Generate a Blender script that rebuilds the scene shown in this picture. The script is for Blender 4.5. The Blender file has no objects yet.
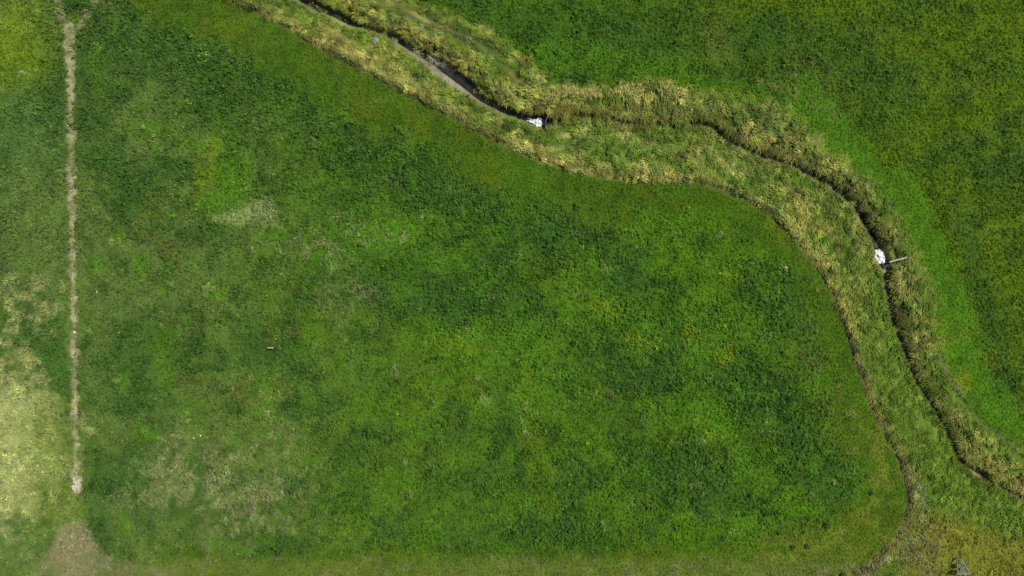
import bpy, math, random
import numpy as np

# ------------------------------------------------------------------ camera, sky, sun, exposure
S = 0.15                                   # metres of ground under one photo pixel
scene = bpy.context.scene
col = scene.collection
cam_data = bpy.data.cameras.new("camera")
cam_data.sensor_width = 36.0
cam_data.lens = 24.0
cam_data.clip_start = 1.0
cam_data.clip_end = 9000.0
cam = bpy.data.objects.new("camera", cam_data)
cam.location = (0.0, 0.0, 102.4)
cam.rotation_euler = (0.0, 0.0, 0.0)       # drone camera looking straight down
col.objects.link(cam)
scene.camera = cam

SUN_AZ = math.radians(33.0)                # from +x (right of picture) towards +y (top)
SUN_EL = math.radians(51.0)
world = bpy.data.worlds.new("World")
scene.world = world
world.use_nodes = True
wn = world.node_tree
wn.nodes.clear()
sky = wn.nodes.new("ShaderNodeTexSky")
sky.sky_type = 'NISHITA'
sky.sun_disc = False
sky.sun_elevation = SUN_EL
sky.sun_rotation = math.radians(90.0) - SUN_AZ
sky.air_density = 1.0
bg = wn.nodes.new("ShaderNodeBackground")
bg.inputs["Strength"].default_value = 0.06
wo = wn.nodes.new("ShaderNodeOutputWorld")
wn.links.new(sky.outputs[0], bg.inputs[0])
wn.links.new(bg.outputs[0], wo.inputs[0])

sd = bpy.data.lights.new("sun", 'SUN')
sd.energy = 4.35
sd.angle = math.radians(0.55)
sd.color = (1.0, 0.955, 0.87)
sun = bpy.data.objects.new("sun", sd)
sun.rotation_euler = (math.radians(90.0) - SUN_EL, 0.0, SUN_AZ + math.radians(90.0))
sun.location = (60, 40, 80)
col.objects.link(sun)

scene.view_settings.view_transform = 'Standard'
scene.view_settings.look = 'None'
scene.view_settings.exposure = 0.4
scene.view_settings.gamma = 1.0
scene.view_settings.use_curve_mapping = False

rng = np.random.default_rng(11)
random.seed(4)

# ------------------------------------------------------------------ helpers
def W(px, py):                             # photo ground position -> metres
    return ((px - 512.0) * S, (288.0 - py) * S)

def tag(o, label=None, cat=None, group=None, kind=None):
    if label: o["label"] = label
    if cat: o["category"] = cat
    if group: o["group"] = group
    if kind: o["kind"] = kind
    return o

def sstep(a, b, x):
    t = np.clip((x - a) / (b - a), 0, 1)
    return t * t * (3 - 2 * t)

def catmull(pts, n=6):
    p = np.array(pts, float)
    p = np.vstack([2 * p[0] - p[1], p, 2 * p[-1] - p[-2]])
    out = []
    for i in range(1, len(p) - 2):
        for k in range(n):
            t = k / n
            out.append(0.5 * ((2 * p[i]) + (-p[i-1] + p[i+1]) * t + (2*p[i-1] - 5*p[i] + 4*p[i+1] - p[i+2]) * t*t
                              + (-p[i-1] + 3*p[i] - 3*p[i+1] + p[i+2]) * t**3))
    out.append(p[-2])
    return np.array(out)

def vnoise(x, y, seed):
    xi = np.floor(x).astype(np.int64); yi = np.floor(y).astype(np.int64)
    fx = x - xi; fy = y - yi
    fx = fx*fx*fx*(fx*(fx*6-15)+10); fy = fy*fy*fy*(fy*(fy*6-15)+10)
    def h(i, j):
        n = (i * 374761393 + j * 668265263 + seed * 974634777) & 0xffffffff
        n = ((n ^ (n >> 13)) * 1274126177) & 0xffffffff
        n = ((n ^ (n >> 16)) * 2246822519) & 0xffffffff
        return ((n ^ (n >> 15)) & 0xffffff) / float(0xffffff)
    a = h(xi, yi); b = h(xi+1, yi); c = h(xi, yi+1); d = h(xi+1, yi+1)
    return (a*(1-fx)+b*fx)*(1-fy) + (c*(1-fx)+d*fx)*fy

def fbm(x, y, scale, seed, octv=4, gain=0.5):
    s = 0; amp = 1; tot = 0; ca, sa = math.cos(0.6), math.sin(0.6)
    x = x / scale; y = y / scale
    for k in range(octv):
        s = s + amp * vnoise(x + 17.3*k, y - 9.1*k, seed + 31*k)
        tot += amp; amp *= gain
        x, y = (ca*x - sa*y) * 2.03, (sa*x + ca*y) * 2.03
    return s / tot                          # 0..1, mean 0.5

# ------------------------------------------------------------------ plan of the place, traced in photo pixels
STREAM_P = [(-260,-330),(-60,-200),(120,-95),(230,-38),(282,-12),(308,1),(328,11),(353,22),(366,27),(386,33),(406,45),(428,57),(448,71),
            (468,86),(483,99),(508,111),(530,118),(545,121),(562,118),(580,113),(605,116),(630,121),(655,122),(680,124),(700,121),
            (717,127),(732,139),(752,149),(770,156),(795,163),(815,174),(838,188),(855,203),(868,222),(876,238),(882,256),
            (888,272),(890,295),(895,318),(903,340),(911,362),(920,382),(933,402),(947,426),(960,453),(973,467),(990,478),(1008,487),
            (1026,496),(1065,516),(1130,540),(1260,575),(1500,640)]
#                 half width of the bed, depth, water (1 wet) for the same points
def sprof(px, py):
    x = px
    keys = [(-300,.55,.9,1),(300,.50,.9,1),(345,.45,.9,1),(366,.22,.5,0),(384,.25,.5,0),(404,.40,.7,1),(428,.75,.75,1),(450,1.1,.8,1),(468,.9,.8,1),
            (486,.40,.9,1),(510,.45,.9,1),(530,.7,.9,1),(548,.55,.9,1),(560,.12,.35,0),(640,.10,.30,0),(690,.14,.35,0),(716,.22,.4,0),
            (750,.34,.42,0),(800,.28,.45,0),(840,.28,.55,0),(870,.42,.75,1),(884,.6,.9,1),(892,.20,.42,0),(910,.24,.42,0),(925,.12,.3,0),
            (945,.12,.3,0),(962,.26,.4,1),(980,.40,.4,1),(1008,.38,.4,1),(1030,.25,.5,1),(1500,.4,.6,1)]
    k = np.array(keys)
    return [np.interp(x, k[:,0], k[:,j]) for j in (1,2,3)]

EDGE_A = [(-260,-262),(-60,-145),(100,-64),(180,-24),(225,-2),(256,12),(288,28),(318,46),(356,67),(386,82),(416,97),(441,110),(468,125),(496,141),
          (520,152),(545,163),(580,173),(617,180),(650,181),(685,182),(710,186),(735,195),(760,207),(775,218),(790,235),(808,255),
          (823,275),(835,298),(842,318),(849,338),(856,361),(864,384),(870,404),(880,425),(891,444),(900,461),(906,482),(908,500),
          (904,520),(893,541),(873,560),(846,574),(800,583),(700,587),(560,588),(400,588),(250,588),(150,592),(60,640),(-20,760)]
EDGE_B = [(-260,-420),(0,-235),(200,-95),(330,-36),(396,-6),(425,6),(450,17),(475,28),(498,41),(518,54),(538,70),(556,83),(580,90),(610,86),
          (650,80),(690,88),(720,98),(750,100),(780,106),(800,122),(820,142),(845,163),(870,185),(890,208),(905,235),(916,258),(926,285),
          (934,315),(940,345),(948,375),(960,402),(978,422),(1000,440),(1026,457),(1070,480),(1140,510),(1260,545),(1500,610)]
RUT1 = [(340,-22),(378,1),(406,15),(431,27),(456,37),(481,51),(500,62),(516,74)]
RUT3 = [(938,350),(950,378),(961,398),(976,417),(1000,435),(1026,452),(1070,476)]
TRACK2 = [(380,-6),(413,12),(428,19),(441,25),(455,31),(468,37),(485,46),(500,54)]
PATH_C = [(69.5,26),(70,35),(70.5,60),(70.5,90),(70,115),(71.5,140),(72,175),(72.5,210),(73,250),(73.5,288),(73.5,330),(74.5,370),(74.8,410),(75.5,450),(75.8,478),(76,490)]
OUTER = [(640,72),(690,66),(730,76),(770,84),(800,96),(830,112),(865,134),(900,142),(930,180),(955,225),(972,270),(984,320),(996,365),(1010,395),(1040,430),(1090,470)]

stream = catmull(STREAM_P, 5)
edge_a = catmull(EDGE_A, 4)
edge_b = catmull(EDGE_B, 4)

# map of the place: fields kept on a lattice, read by everything that is built
MX0, MX1, MY0, MY1, MS = -150.0, 1174.0, -120.0, 696.0, 1.3333
mu = np.arange(MX0, MX1 + MS, MS); mv = np.arange(MY0, MY1 + MS, MS)
U0, V0 = np.meshgrid(mu, mv)
U = U0 + 6*(fbm(U0, V0, 14, 1, 3) - .5); V = V0 + 6*(fbm(U0, V0, 14, 2, 3) - .5)      # ragged edges

def dist_poly(u, v, poly, want=None):
    best = np.full(u.shape, 1e18); idx = np.zeros(u.shape, np.int32); side = np.zeros(u.shape)
    for i in range(len(poly) - 1):
        ax, ay = poly[i]; bx, by = poly[i+1]
        dx, dy = bx-ax, by-ay
        L = dx*dx + dy*dy + 1e-9
        t = np.clip(((u-ax)*dx + (v-ay)*dy)/L, 0, 1)
        ex = u - (ax + t*dx); ey = v - (ay + t*dy)
        d = ex*ex + ey*ey
        m = d < best
        best[m] = d[m]; idx[m] = i
        side[m] = (dx*ey - dy*ex)[m]
    return np.sqrt(best), idx, np.sign(side)

def inside(u, v, poly):
    r = np.zeros(u.shape, bool)
    n = len(poly)
    for i in range(n):
        x1, y1 = poly[i]; x2, y2 = poly[(i+1) % n]
        if y1 == y2: continue
        c = ((y1 > v) != (y2 > v)) & (u < (x2-x1)*(v-y1)/(y2-y1) + x1)
        r ^= c
    return r

Us = U0 + 2.2*(fbm(U0, V0, 9, 5, 3) - .5)*2; Vs = V0 + 2.2*(fbm(U0, V0, 9, 6, 3) - .5)*2
dS, iS, sS = dist_poly(Us, Vs, stream)
sS = -dS * sS * S                                      # metres from the stream, + on the north-east side
sx = stream[iS, 0]
bedw, depth, wet = sprof(sx, 0)
dA, iA, _ = dist_poly(U*0.35+U0*0.65, V*0.35+V0*0.65, edge_a)
dB, _, _ = dist_poly(U, V, edge_b)
fieldP = np.vstack([edge_a, [(-400, 900)], [(-400, -262)]])
in_field = inside(U*0.35+U0*0.65, V*0.35+V0*0.65, fieldP)
stripP = np.vstack([edge_a[:4*41+1], [(1500, 900)], edge_b[::-1]])
cum = np.concatenate([[0], np.cumsum(np.hypot(*np.diff(stream, axis=0).T))])
ax_t = stream[np.minimum(iS+1, len(stream)-1)] - stream[iS]
along = cum[iS] + ((U0-stream[iS,0])*ax_t[...,0] + (V0-stream[iS,1])*ax_t[...,1])/np.maximum(np.hypot(ax_t[...,0], ax_t[...,1]), .1)
across = sS/S
in_ne = inside(U, V, np.vstack([edge_b, [(1600, -500)], [(-260, -500)]]))
aS = np.where(in_field, -dA, dA)                       # + on the reed side
bS = np.where(in_ne, -dB, dB)                          # + on the reed side
dP, iP, _ = dist_poly(U0 + 2.6*(fbm(U0, V0, 6, 51, 2)-.5), V0, catmull(PATH_C, 3))
dT2 = np.minimum.reduce([dist_poly(U0, V0, catmull(t_, 3))[0] for t_ in (RUT1, TRACK2, RUT3)])
dO, _, _ = dist_poly(U, V, catmull(OUTER, 3))
below = inside(U, V, np.array([(-200,580),(20,579),(42,560),(57,540),(62,524),(84,522),(94,540),(106,555),(135,562),(175,571),(215,600),(215,720),(-200,720)]))
dBelow, _, _ = dist_poly(U, V, np.array([(-200,580),(20,579),(42,560),(57,540),(62,524),(84,522),(94,540),(106,555),(135,562),(175,571),(215,600),(215,720)]))
below_s = sstep(-4, 4, np.where(below, dBelow, -dBelow))

WU = U0 + 30*(fbm(U0, V0, 34, 7, 3) - .5) + 14*(fbm(U0, V0, 9, 9, 2) - .5)
WV = V0 + 30*(fbm(U0, V0, 34, 8, 3) - .5) + 14*(fbm(U0, V0, 9, 10, 2) - .5)
def blob(cx, cy, rx, ry, ang=0.0, soft=0.6):
    wu, wv = WU, WV
    c, s = math.cos(math.radians(ang)), math.sin(math.radians(ang))
    a = ((wu-cx)*c + (wv-cy)*s)/rx; b = (-(wu-cx)*s + (wv-cy)*c)/ry
    return 1 - sstep(1-soft, 1+soft, np.sqrt(a*a + b*b))

# ------------------------------------------------------------------ colours of the vegetation (linear; own colour except where glare, haze or shade is put in)
def C3(*c): return np.array(c, float)
MID   = C3(.068,.150,.006)
DARK  = C3(.042,.104,.014)
LUSH  = C3(.071,.172,.008)
YELG  = C3(.175,.240,.008)
OLIVE = C3(.092,.155,.003)
HAZY  = C3(.108,.168,.036)  # green with the haze over the left side mixed in
PALE  = C3(.370,.420,.135)  # pale grass; also carries the lens glare at lower left
PTUFT = C3(.270,.330,.110)
STRAW = C3(.460,.400,.220)
REED  = C3(.265,.285,.036)
GOLD  = C3(.360,.320,.095)
TAN   = C3(.295,.268,.130)
MUD   = C3(.262,.255,.165)
EARTH_SHADE = C3(.050,.044,.030)  # bare soil, also used to paint shade along the banks and reed edge
BROWN = C3(.112,.135,.026)

cmap = np.zeros(U0.shape + (3,)) + MID
def lay(c, w, k=1.0):
    global cmap
    w = np.clip(w*k, 0, 1)[..., None]
    cmap = cmap*(1-w) + c*w

n_big = fbm(U0, V0, 70, 21, 4); n_mid = fbm(U0, V0, 24, 22, 4); n_sm = fbm(U0, V0, 9, 23, 3); n_ti = fbm(U0, V0, 4.5, 24, 2)
infield = sstep(1.2, -1.2, aS)
inne = sstep(7, -7, bS + 16*(fbm(U0, V0, 10, 34, 3)-.5))
strip = (1-infield)*(1-inne)
# the field: haze painted into the green makes it paler and greyer leftwards, richer to the right
lay(HAZY, sstep(430, 120, U0 + 80*(n_big-.5)), .85)
lay(HAZY*.7, sstep(650, 430, U0 + 120*(n_big-.5)), .25)
lay(DARK, sstep(.52, .70, n_big), .7)
lay(LUSH, sstep(.55, .75, n_mid), .65)
lay(DARK, sstep(.50, .32, n_mid), .70)
lay(OLIVE, sstep(.56, .74, fbm(U0, V0, 45, 25, 4))*sstep(200,600,U0), .4)
roughm = np.zeros(U0.shape)
# rough dark band of broad-leaved plants
for a in [(120,25,45,22,20),(190,55,60,28,25),(260,85,60,28,32),(330,130,60,30,35),(410,170,60,32,25),(480,205,50,30,25),(215,110,40,20,20),(240,145,18,10,0),
          (600,190,60,22,5),(560,230,60,30,0),(640,345,58,44,10),(780,300,36,34,0),(760,385,40,34,0),(680,470,70,30,0),(560,530,60,20,0),(800,440,40,30,60),(470,300,40,30,0),(250,555,60,7,0),(95,525,16,14,0),(120,480,30,20,0)]:
    roughm = np.maximum(roughm, blob(*a[:4], ang=a[4], soft=.8)); lay(DARK, blob(*a[:4], ang=a[4], soft=.8)*(.35+1.3*n_sm), .72)
for a in [(232,178,22,26,0),(225,190,18,30,0),(520,345,42,34,10),(470,345,50,20,10),(610,310,46,20,20),(645,330,26,12,20),(725,270,24,14,0),(720,432,34,10,40),(640,222,20,12,0),
          (700,340,26,34,0),(880,200,10,10,0),(380,240,50,30,0),(520,180,40,14,25),(330,95,40,10,35),(700,410,20,16,0)]:
    lay(LUSH*1.12, blob(*a[:4], ang=a[4], soft=.8)*(.3+1.4*n_sm), .62)
for a in [(600,305,14,8,0),(640,338,14,6,0),(725,275,10,6,0),(205,170,8,24,0),(712,436,14,6,40),(690,330,8,10,0),(720,355,8,10,0),(470,340,30,5,10)]:
    lay(YELG, blob(*a[:4], ang=a[4], soft=.8)*(.3+1.3*n_ti), .5)
for a in [(245,214,24,10,-8),(268,212,10,8,0)]:
    lay(PTUFT, blob(*a[:4], ang=a[4]) * (.35+.9*n_ti), .75)
for a in [(300,246,50,12,12),(360,230,40,10,20),(350,300,26,30,0),(400,360,14,10,0)]:
    lay(PTUFT*.7, blob(*a[:4], ang=a[4]) * sstep(.4,.7,n_sm), .6)
for a in [(150,245,26,16,0),(180,248,16,12,0),(150,215,16,14,0),(285,325,20,10,0),(250,398,34,16,0),(205,385,18,10,0),(185,330,18,14,0),(815,350,16,50,-12),(845,410,16,40,-20),(600,395,14,10,0)]:
    lay(BROWN, blob(*a[:4], ang=a[4]) * sstep(.35,.65,n_sm), .55)
dryp = np.maximum.reduce([blob(190,470,50,34), blob(245,505,60,30), blob(270,460,40,30)*.7, blob(150,500,40,18)*.6])
lay(C3(.185,.220,.070), dryp * sstep(.30,.62,n_sm), .85)
lay(TAN, dryp * sstep(.56,.76,n_ti), .35)
lay(EARTH_SHADE*1.4, blob(255,512,22,10) * sstep(.5,.7,n_ti), .5)
# left of the dry strip
lay(C3(.165,.245,.012), blob(8,42,36,44,soft=1.0)*(.6+.6*n_sm), .9)
lay(C3(.082,.160,.034), blob(24,128,44,40,soft=.9), .7)
lay(HAZY*1.05, blob(30,220,50,60), .7)
lay(DARK*1.3, blob(12,345,14,18), .8)
lay(DARK*1.3, blob(60,380,14,40), .5)
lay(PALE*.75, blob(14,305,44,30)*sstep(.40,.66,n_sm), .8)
lay(PALE*.66, sstep(.25,.75, blob(8,440,62,96,soft=.9) + 1.0*(n_sm-.5) + .6*(n_mid-.5)), .85)  # lens glare painted over pale grass, broken into patches
lay(PALE*.92, sstep(.35,.85, blob(2,436,40,70,soft=.9) + 1.0*(n_sm-.5) + .8*(n_mid-.5)), .8)  # brighter core of the painted glare
lay(YELG*.9+C3(.02,.03,.03), blob(55,470,28,60), .5)
lay(HAZY*1.1, blob(20,555,60,22), .7)
lay(LUSH, infield*sstep(.57,.70,fbm(U0, V0, 18, 45, 3))*sstep(100,350,U0), .45)
# the close mown margin along the reeds and along the lower edge
mwid = np.interp(iA/4.0, [0,6,12,18,22,26,30,34,38,40,43,47], [46,44,40,34,30,26,24,34,58,62,40,26])
mown = infield * sstep(11, -11, -aS - mwid + 30*(n_sm-.5) + 34*(n_mid-.5)) * (U0 > 120)
lay(OLIVE*.28 + LUSH*.46, mown, .7)
lay(C3(.090,.138,.006), mown * sstep(.45,.7,fbm(U0, V0, 26, 26, 4)), .6)
lay(BROWN, mown*np.maximum.reduce([blob(345,85,40,16,ang=30), blob(430,122,40,10,ang=25), blob(820,260,10,30)])*sstep(.35,.65,n_sm), .15)
lay(C3(.155,.190,.020), mown*np.maximum(blob(800,535,80,30), blob(868,480,26,50))*sstep(.3,.6,n_sm), .75)
low = infield * sstep(552, 566, V + 6*(n_sm-.5)) * sstep(110, 190, U0)
lay(C3(.135,.172,.028), low, .6)
lay(TAN*.8, low*sstep(.58,.74,n_sm), .25)
# north-east meadow
lay(MID*.95, inne)
lay(OLIVE*.95, inne*sstep(560, 800, U0 + 160*(n_big-.5)), .75)
lay(DARK*.95, inne*sstep(.54,.36,n_mid), .5)
lay(C3(.120,.165,.008), inne*sstep(.48,.74,fbm(U0, V0, 26, 27, 4))*sstep(740, 960, U0), .25)
for a in [(570,40,70,26,5),(640,35,60,30,0),(760,40,60,26,0),(845,85,70,46,20),(690,66,70,8,8),(740,78,40,7,12),(800,100,40,8,25),(560,76,24,11,0),(1005,170,36,40,0),(1004,360,18,50,-12),(985,285,14,60,-14),(960,230,12,40,-25),(470,10,60,14,20)]:
    lay(DARK*.90, inne*blob(*a[:4], ang=a[4], soft=.8), .58)
lay(BROWN, inne*np.maximum(blob(808,72,26,16,ang=20)*sstep(.4,.6,n_sm), blob(720,30,14,20)*.7), .6)
lay(LUSH*.94, inne*np.maximum.reduce([blob(610,56,70,16,ang=8), blob(540,55,30,14), blob(690,76,60,8,ang=6), blob(770,96,40,7,ang=20)]), .8)
verge = inne*(1-sstep(28, 44, -bS + 12*(n_sm-.5) + 22*(n_mid-.5)))*sstep(760, 850, U0)
lay(C3(.078,.198,.008), verge, .92)
lay(C3(.062,.140,.004), verge*sstep(.52,.66,fbm(along/7.0, across, 7, 48, 3)), .6)
lay(YELG*.85, verge*sstep(.55,.72,n_mid)*sstep(300,380,V0), .7)
lay(BROWN*1.3, inne*(dO < 5)*(U0 > 755)*(U0 < 835)*sstep(.4,.6,n_sm), .7)
# the reed strip either side of the stream
lay(REED, strip)
nr = fbm(U0, V0, 16, 28, 4)
lay(C3(.145,.225,.024), strip*sstep(.46,.60,nr), .85)
lay(GOLD, strip*sstep(.44,.30,nr), .6)
lay(C3(.105,.170,.022), strip*sstep(.52,.64,fbm(U0, V0, 8, 33, 3)), .6)
east = strip*sstep(800, 900, U0)
lay(C3(.085,.165,.026), east*sstep(330,400,V0)*(aS < 60), .8)
lay(C3(.085,.170,.026), strip*np.maximum.reduce([blob(600,140,60,14,ang=10), blob(630,150,50,12), blob(520,125,20,12), blob(690,150,40,10), blob(745,112,40,14,ang=10), blob(430,70,12,20,ang=-60), blob(408,20,30,8,ang=30), blob(880,300,16,40), blob(905,290,14,30), blob(920,410,30,40), blob(555,75,30,12)]), .75)
lay(GOLD*1.12, strip*np.maximum.reduce([blob(600,98,60,10,ang=2), blob(672,104,30,14), blob(640,92,30,10), blob(700,112,16,10), blob(795,225,18,14,ang=40), blob(830,268,9,40,ang=-22), blob(350,50,50,8,ang=30), blob(470,100,40,8,ang=30), blob(560,165,40,6,ang=14), blob(720,185,40,8,ang=10), blob(853,350,6,30,ang=-15), blob(897,458,5,24,ang=-10)]), .6)
lay(BROWN*1.1, strip*np.maximum.reduce([blob(735,200,30,5,ang=22), blob(330,48,40,7,ang=30), blob(930,480,30,16), blob(700,132,16,8), blob(660,122,40,4)])*sstep(.35,.6,n_sm), .6)
n40 = fbm(U0, V0, 42, 35, 3)
lay(C3(.105,.180,.020), strip*sstep(.50,.64,n40), .7)
lay(C3(.080,.150,.022), strip*np.maximum.reduce([blob(735,108,34,10,ang=8), blob(762,112,30,12,ang=20), blob(560,80,34,14), blob(520,80,22,14,ang=40), blob(925,330,10,60,ang=-8), blob(915,270,8,40,ang=-10), blob(935,410,22,30), blob(860,165,10,20,ang=40), blob(905,420,16,40,ang=-20), blob(860,300,12,30,ang=-20), blob(440,20,30,5,ang=25)])*sstep(.25,.6,n_sm), .8)
lay(C3(.055,.085,.016), strip*sstep(.60,.74,fbm(U0, V0, 11, 36, 3)), .55)
streak = fbm(along/7.0, across*1.0, 5.5, 46, 3); streak2 = fbm(along/9.0 + 50, across*1.0, 4.0, 47, 2)
lay(C3(.085,.155,.018), strip*sstep(.50,.62,streak), .65)
lay(GOLD*.95, strip*sstep(.46,.34,streak)*(1-.6*sstep(860,930,U0)), .5)
lay(C3(.060,.095,.016), strip*sstep(.58,.70,streak2), .5)
band = np.interp(U0, [200,300,520,640,760,850,900], [20,24,16,8,8,6,5])
lay(C3(.270,.240,.070), strip*sstep(band*1.25, band*.6, aS + 8*(n_sm-.5))*(V0 < 545)*(1-.6*sstep(.42,.62,n_mid)), .65)
lay(GOLD*1.05+C3(.03,.03,-.02), strip*sstep(17, 5, aS + 10*(n_sm-.5))*sstep(755, 785, U0)*sstep(345, 310, V0), .7)
lay(C3(.085,.170,.012), strip*sstep(15, 1, bS + 14*(n_sm-.5))*sstep(500,560,U0), .8)
lay(C3(.36,.37,.070), strip*np.maximum.reduce([blob(765,185,50,24,ang=30), blob(810,215,40,24,ang=40), blob(700,165,40,12), blob(300,15,40,10,ang=30), blob(420,65,60,10,ang=30), blob(450,45,50,12,ang=30)])*sstep(.25,.6,nr), .42)
sw = strip*(sS < 0)
lay(C3(.095,.185,.016), strip*sstep(.50,.60,fbm(along/2.5, across, 14, 56, 3))*sstep(2, 10, aS), .7)
lay(C3(.385,.385,.095), strip*sstep(.57,.67,fbm(along/3.5+90, across, 6, 57, 3))*(1-.6*sstep(850,900,U0)*(sS < 0)), .75)
lay(C3(.050,.085,.016), strip*sstep(.58,.68,fbm(along/2.5+30, across, 6, 58, 2)), .6)
lay(C3(.105,.190,.018), sw*sstep(820, 880, U0)*sstep(225, 300, V0)*(.55+.6*n_sm)*sstep(3, 12, aS), .85)
lay(C3(.120,.205,.020), sw*sstep(.44,.58,fbm(along/4.0, across, 9, 49, 3))*sstep(4, 14, aS), .6)
lay(C3(.085,.145,.018), strip*(sS > 0)*sstep(.48,.62,fbm(along/3.0, across, 8, 50, 3))*sstep(540,600,U0), .5)
lay(GOLD*1.1, strip*(sS > 0)*sstep(.56,.66,fbm(U0, V0, 9, 55, 2))*sstep(690,730,U0)*sstep(30,8,across), .6)
corner = strip*sstep(890, 915, U0)*sstep(495, 520, V0 - (U0-905)*.28)
lay(C3(.165,.180,.022), corner, .9)
lay(C3(.215,.190,.030), corner*blob(945,525,24,26), .6)
lay(C3(.200,.215,.022), corner*blob(985,545,40,40)*n_mid*1.6, .8)
lay(TAN*.62, corner*blob(905,560,30,40)*sstep(.4,.6,n_sm), .6)
lay(STRAW*.7, strip*np.maximum(blob(868,568,24,5,ang=-28), blob(912,500,6,30)*.7), .6)
pock = sstep(.52,.64, fbm(U0, V0, 9, 38, 2))*sstep(.25,.5,sS-bedw)*sstep(1.9,1.2,sS-bedw)*((U0 > 700) | (U0 < 540))*strip  # hollows added on the bank to make dark pockets of shade
cmap *= (1 + .55*(fbm(U0, V0, 7.5, 37, 2)-.5))[..., None]
# bed and banks
opening = np.interp(sx, [300,355,366,384,400,540,552,560,700,716,740,880,890,905,918,955,965,1100], [1,1,.25,.25,1,1,.5,.15,.25,.9,1,1,.8,.8,.25,.25,.8,.8])
opening = np.clip(opening*np.where(U0 < 560, 1, .62) + 2.4*(fbm(U0, V0, 10, 61, 2)-.47), 0, 1)
bank = sstep(1.5, .5, np.abs(sS) - bedw)
lay(BROWN*.9, strip*bank*sstep(.35,.6,n_ti), .6)
bed = sstep(.30, -.05, np.abs(sS + .22) - bedw - .22 + .18*(n_ti-.5))*np.where(U0 < 552, np.interp(sx, [380,405,425,462,478,540], [.3,.6,1,1,.35,.35])*(.5+.9*n_ti), sstep(.05, .75, opening))
lay(EARTH_SHADE, pock, .6)  # tussock shadows painted dark into the hollows
lay(MUD*.85, bed)
lay(C3(.30,.305,.255), bed*blob(448,72,34,12,ang=32), .7)
lay(C3(.20,.16,.085), bed*sstep(.42,.60,n_ti), .75)
lay(C3(.27,.235,.120), bed*sstep(560,600,U0), .55)
lay(EARTH_SHADE, sstep(.0, .30, sS - bedw*.75)*bed, .85)  # shadow of the north-east bank painted onto its side of the bed
ruts = sstep(2.9, 1.1, dT2 + 1.2*(n_ti-.5))*(.55+.45*sstep(.35,.6,n_sm))
lay(C3(.095,.092,.045), ruts, .7)
# the dry strip and the bare patch below it
pw = np.interp(V0, [20,30,45,60,90,140,300,440,478,486,492], [5,5.2,4.8,4.2,3.6,3.1,3.0,2.7,3.6,4.6,3.0])
pw = pw*.84
path = sstep(1.4, -1.2, dP - pw + 7.5*(n_ti-.5))
fork = np.maximum(sstep(5,2,dist_poly(U, V, np.array([(52,-40),(57,0),(66,26)]))[0]), sstep(5,2,dist_poly(U, V, np.array([(110,-40),(95,0),(80,28)]))[0]))
lay(TAN*.9, fork*sstep(.3,.6,n_ti), .75)
lay(HAZY*.6+BROWN*.5, sstep(10,2,dP)*sstep(20,60,V0), .4)
lay(TAN*.95+C3(-.012,.014,.014), path*(.30+.95*n_sm), .9)
lay(STRAW, path*sstep(.46,.66,fbm(U0, V0, 6, 29, 2)), .7)
core = blob(74,545,20,34,soft=.7)
lay(C3(.165,.168,.062), below_s*(.3+.9*n_sm), .75)
lay(TAN*.82, below_s*np.maximum(core, .55*sstep(.48,.66,n_sm))*(.5+.8*n_ti), .85)

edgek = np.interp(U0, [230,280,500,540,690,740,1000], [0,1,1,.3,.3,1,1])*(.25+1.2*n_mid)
lay(EARTH_SHADE*1.4, sstep(2.2, .6, np.abs(aS+.7))*edgek*(V0 < 572)*(.5+.8*n_ti), .65)  # cast shadow of the reeds painted as a dark line along their edge
lay(C3(.20,.165,.060), strip*sstep(9, 2, aS + 5*(n_sm-.5))*sstep(430,470,V0), .6)
# beyond the map everything settles to plain meadow
rim = np.minimum.reduce([U0-MX0, MX1-U0, V0-MY0, MY1-V0])
lay(MID*.9, sstep(60, 5, rim))

# heights
shal = np.where((U0 < 552) | (np.hypot(U0-882, V0-255) < 16), 1, .35 + .65*opening)
cut = shal*np.where(sS > 0, sstep(bedw + .45, bedw + .02, sS), sstep(bedw + 1.0, bedw*.5, -sS))
fade = sstep(1.5, 7, np.abs(sS))
zmap = (.55*(fbm(U0, V0, 120, 41, 3)-.5)*fade + .10*(n_sm-.5)*fade + .05*(n_ti-.5))*sstep(10, 70, rim) - depth*np.maximum(cut, .75*pock)
zmap = zmap - .16*ruts - .05*path
zmap = zmap + .22*sstep(0, 5, aS)*strip*sstep(1.2,3,np.abs(sS)) - .20*sstep(3.2, .8, np.abs(aS+1.0))*edgek*(V0 < 570)

def sample(m, x, y):
    u = np.asarray(x)/S + 512.0; v = 288.0 - np.asarray(y)/S
    fu = np.clip((u-MX0)/MS, 0, len(mu)-1.001); fv = np.clip((v-MY0)/MS, 0, len(mv)-1.001)
    i = fu.astype(int); j = fv.astype(int); a = fu-i; b = fv-j
    if m.ndim == 3: a = a[..., None]; b = b[..., None]
    return (m[j,i]*(1-a)+m[j,i+1]*a)*(1-b) + (m[j+1,i]*(1-a)+m[j+1,i+1]*a)*b

def Z(x, y): return float(sample(zmap, np.array([x]), np.array([y]))[0])

# ------------------------------------------------------------------ materials
def new_mat(name):
    m = bpy.data.materials.new(name); m.use_nodes = True
    nt = m.node_tree; nt.nodes.clear()
    return m, nt, nt.nodes, nt.links

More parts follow.
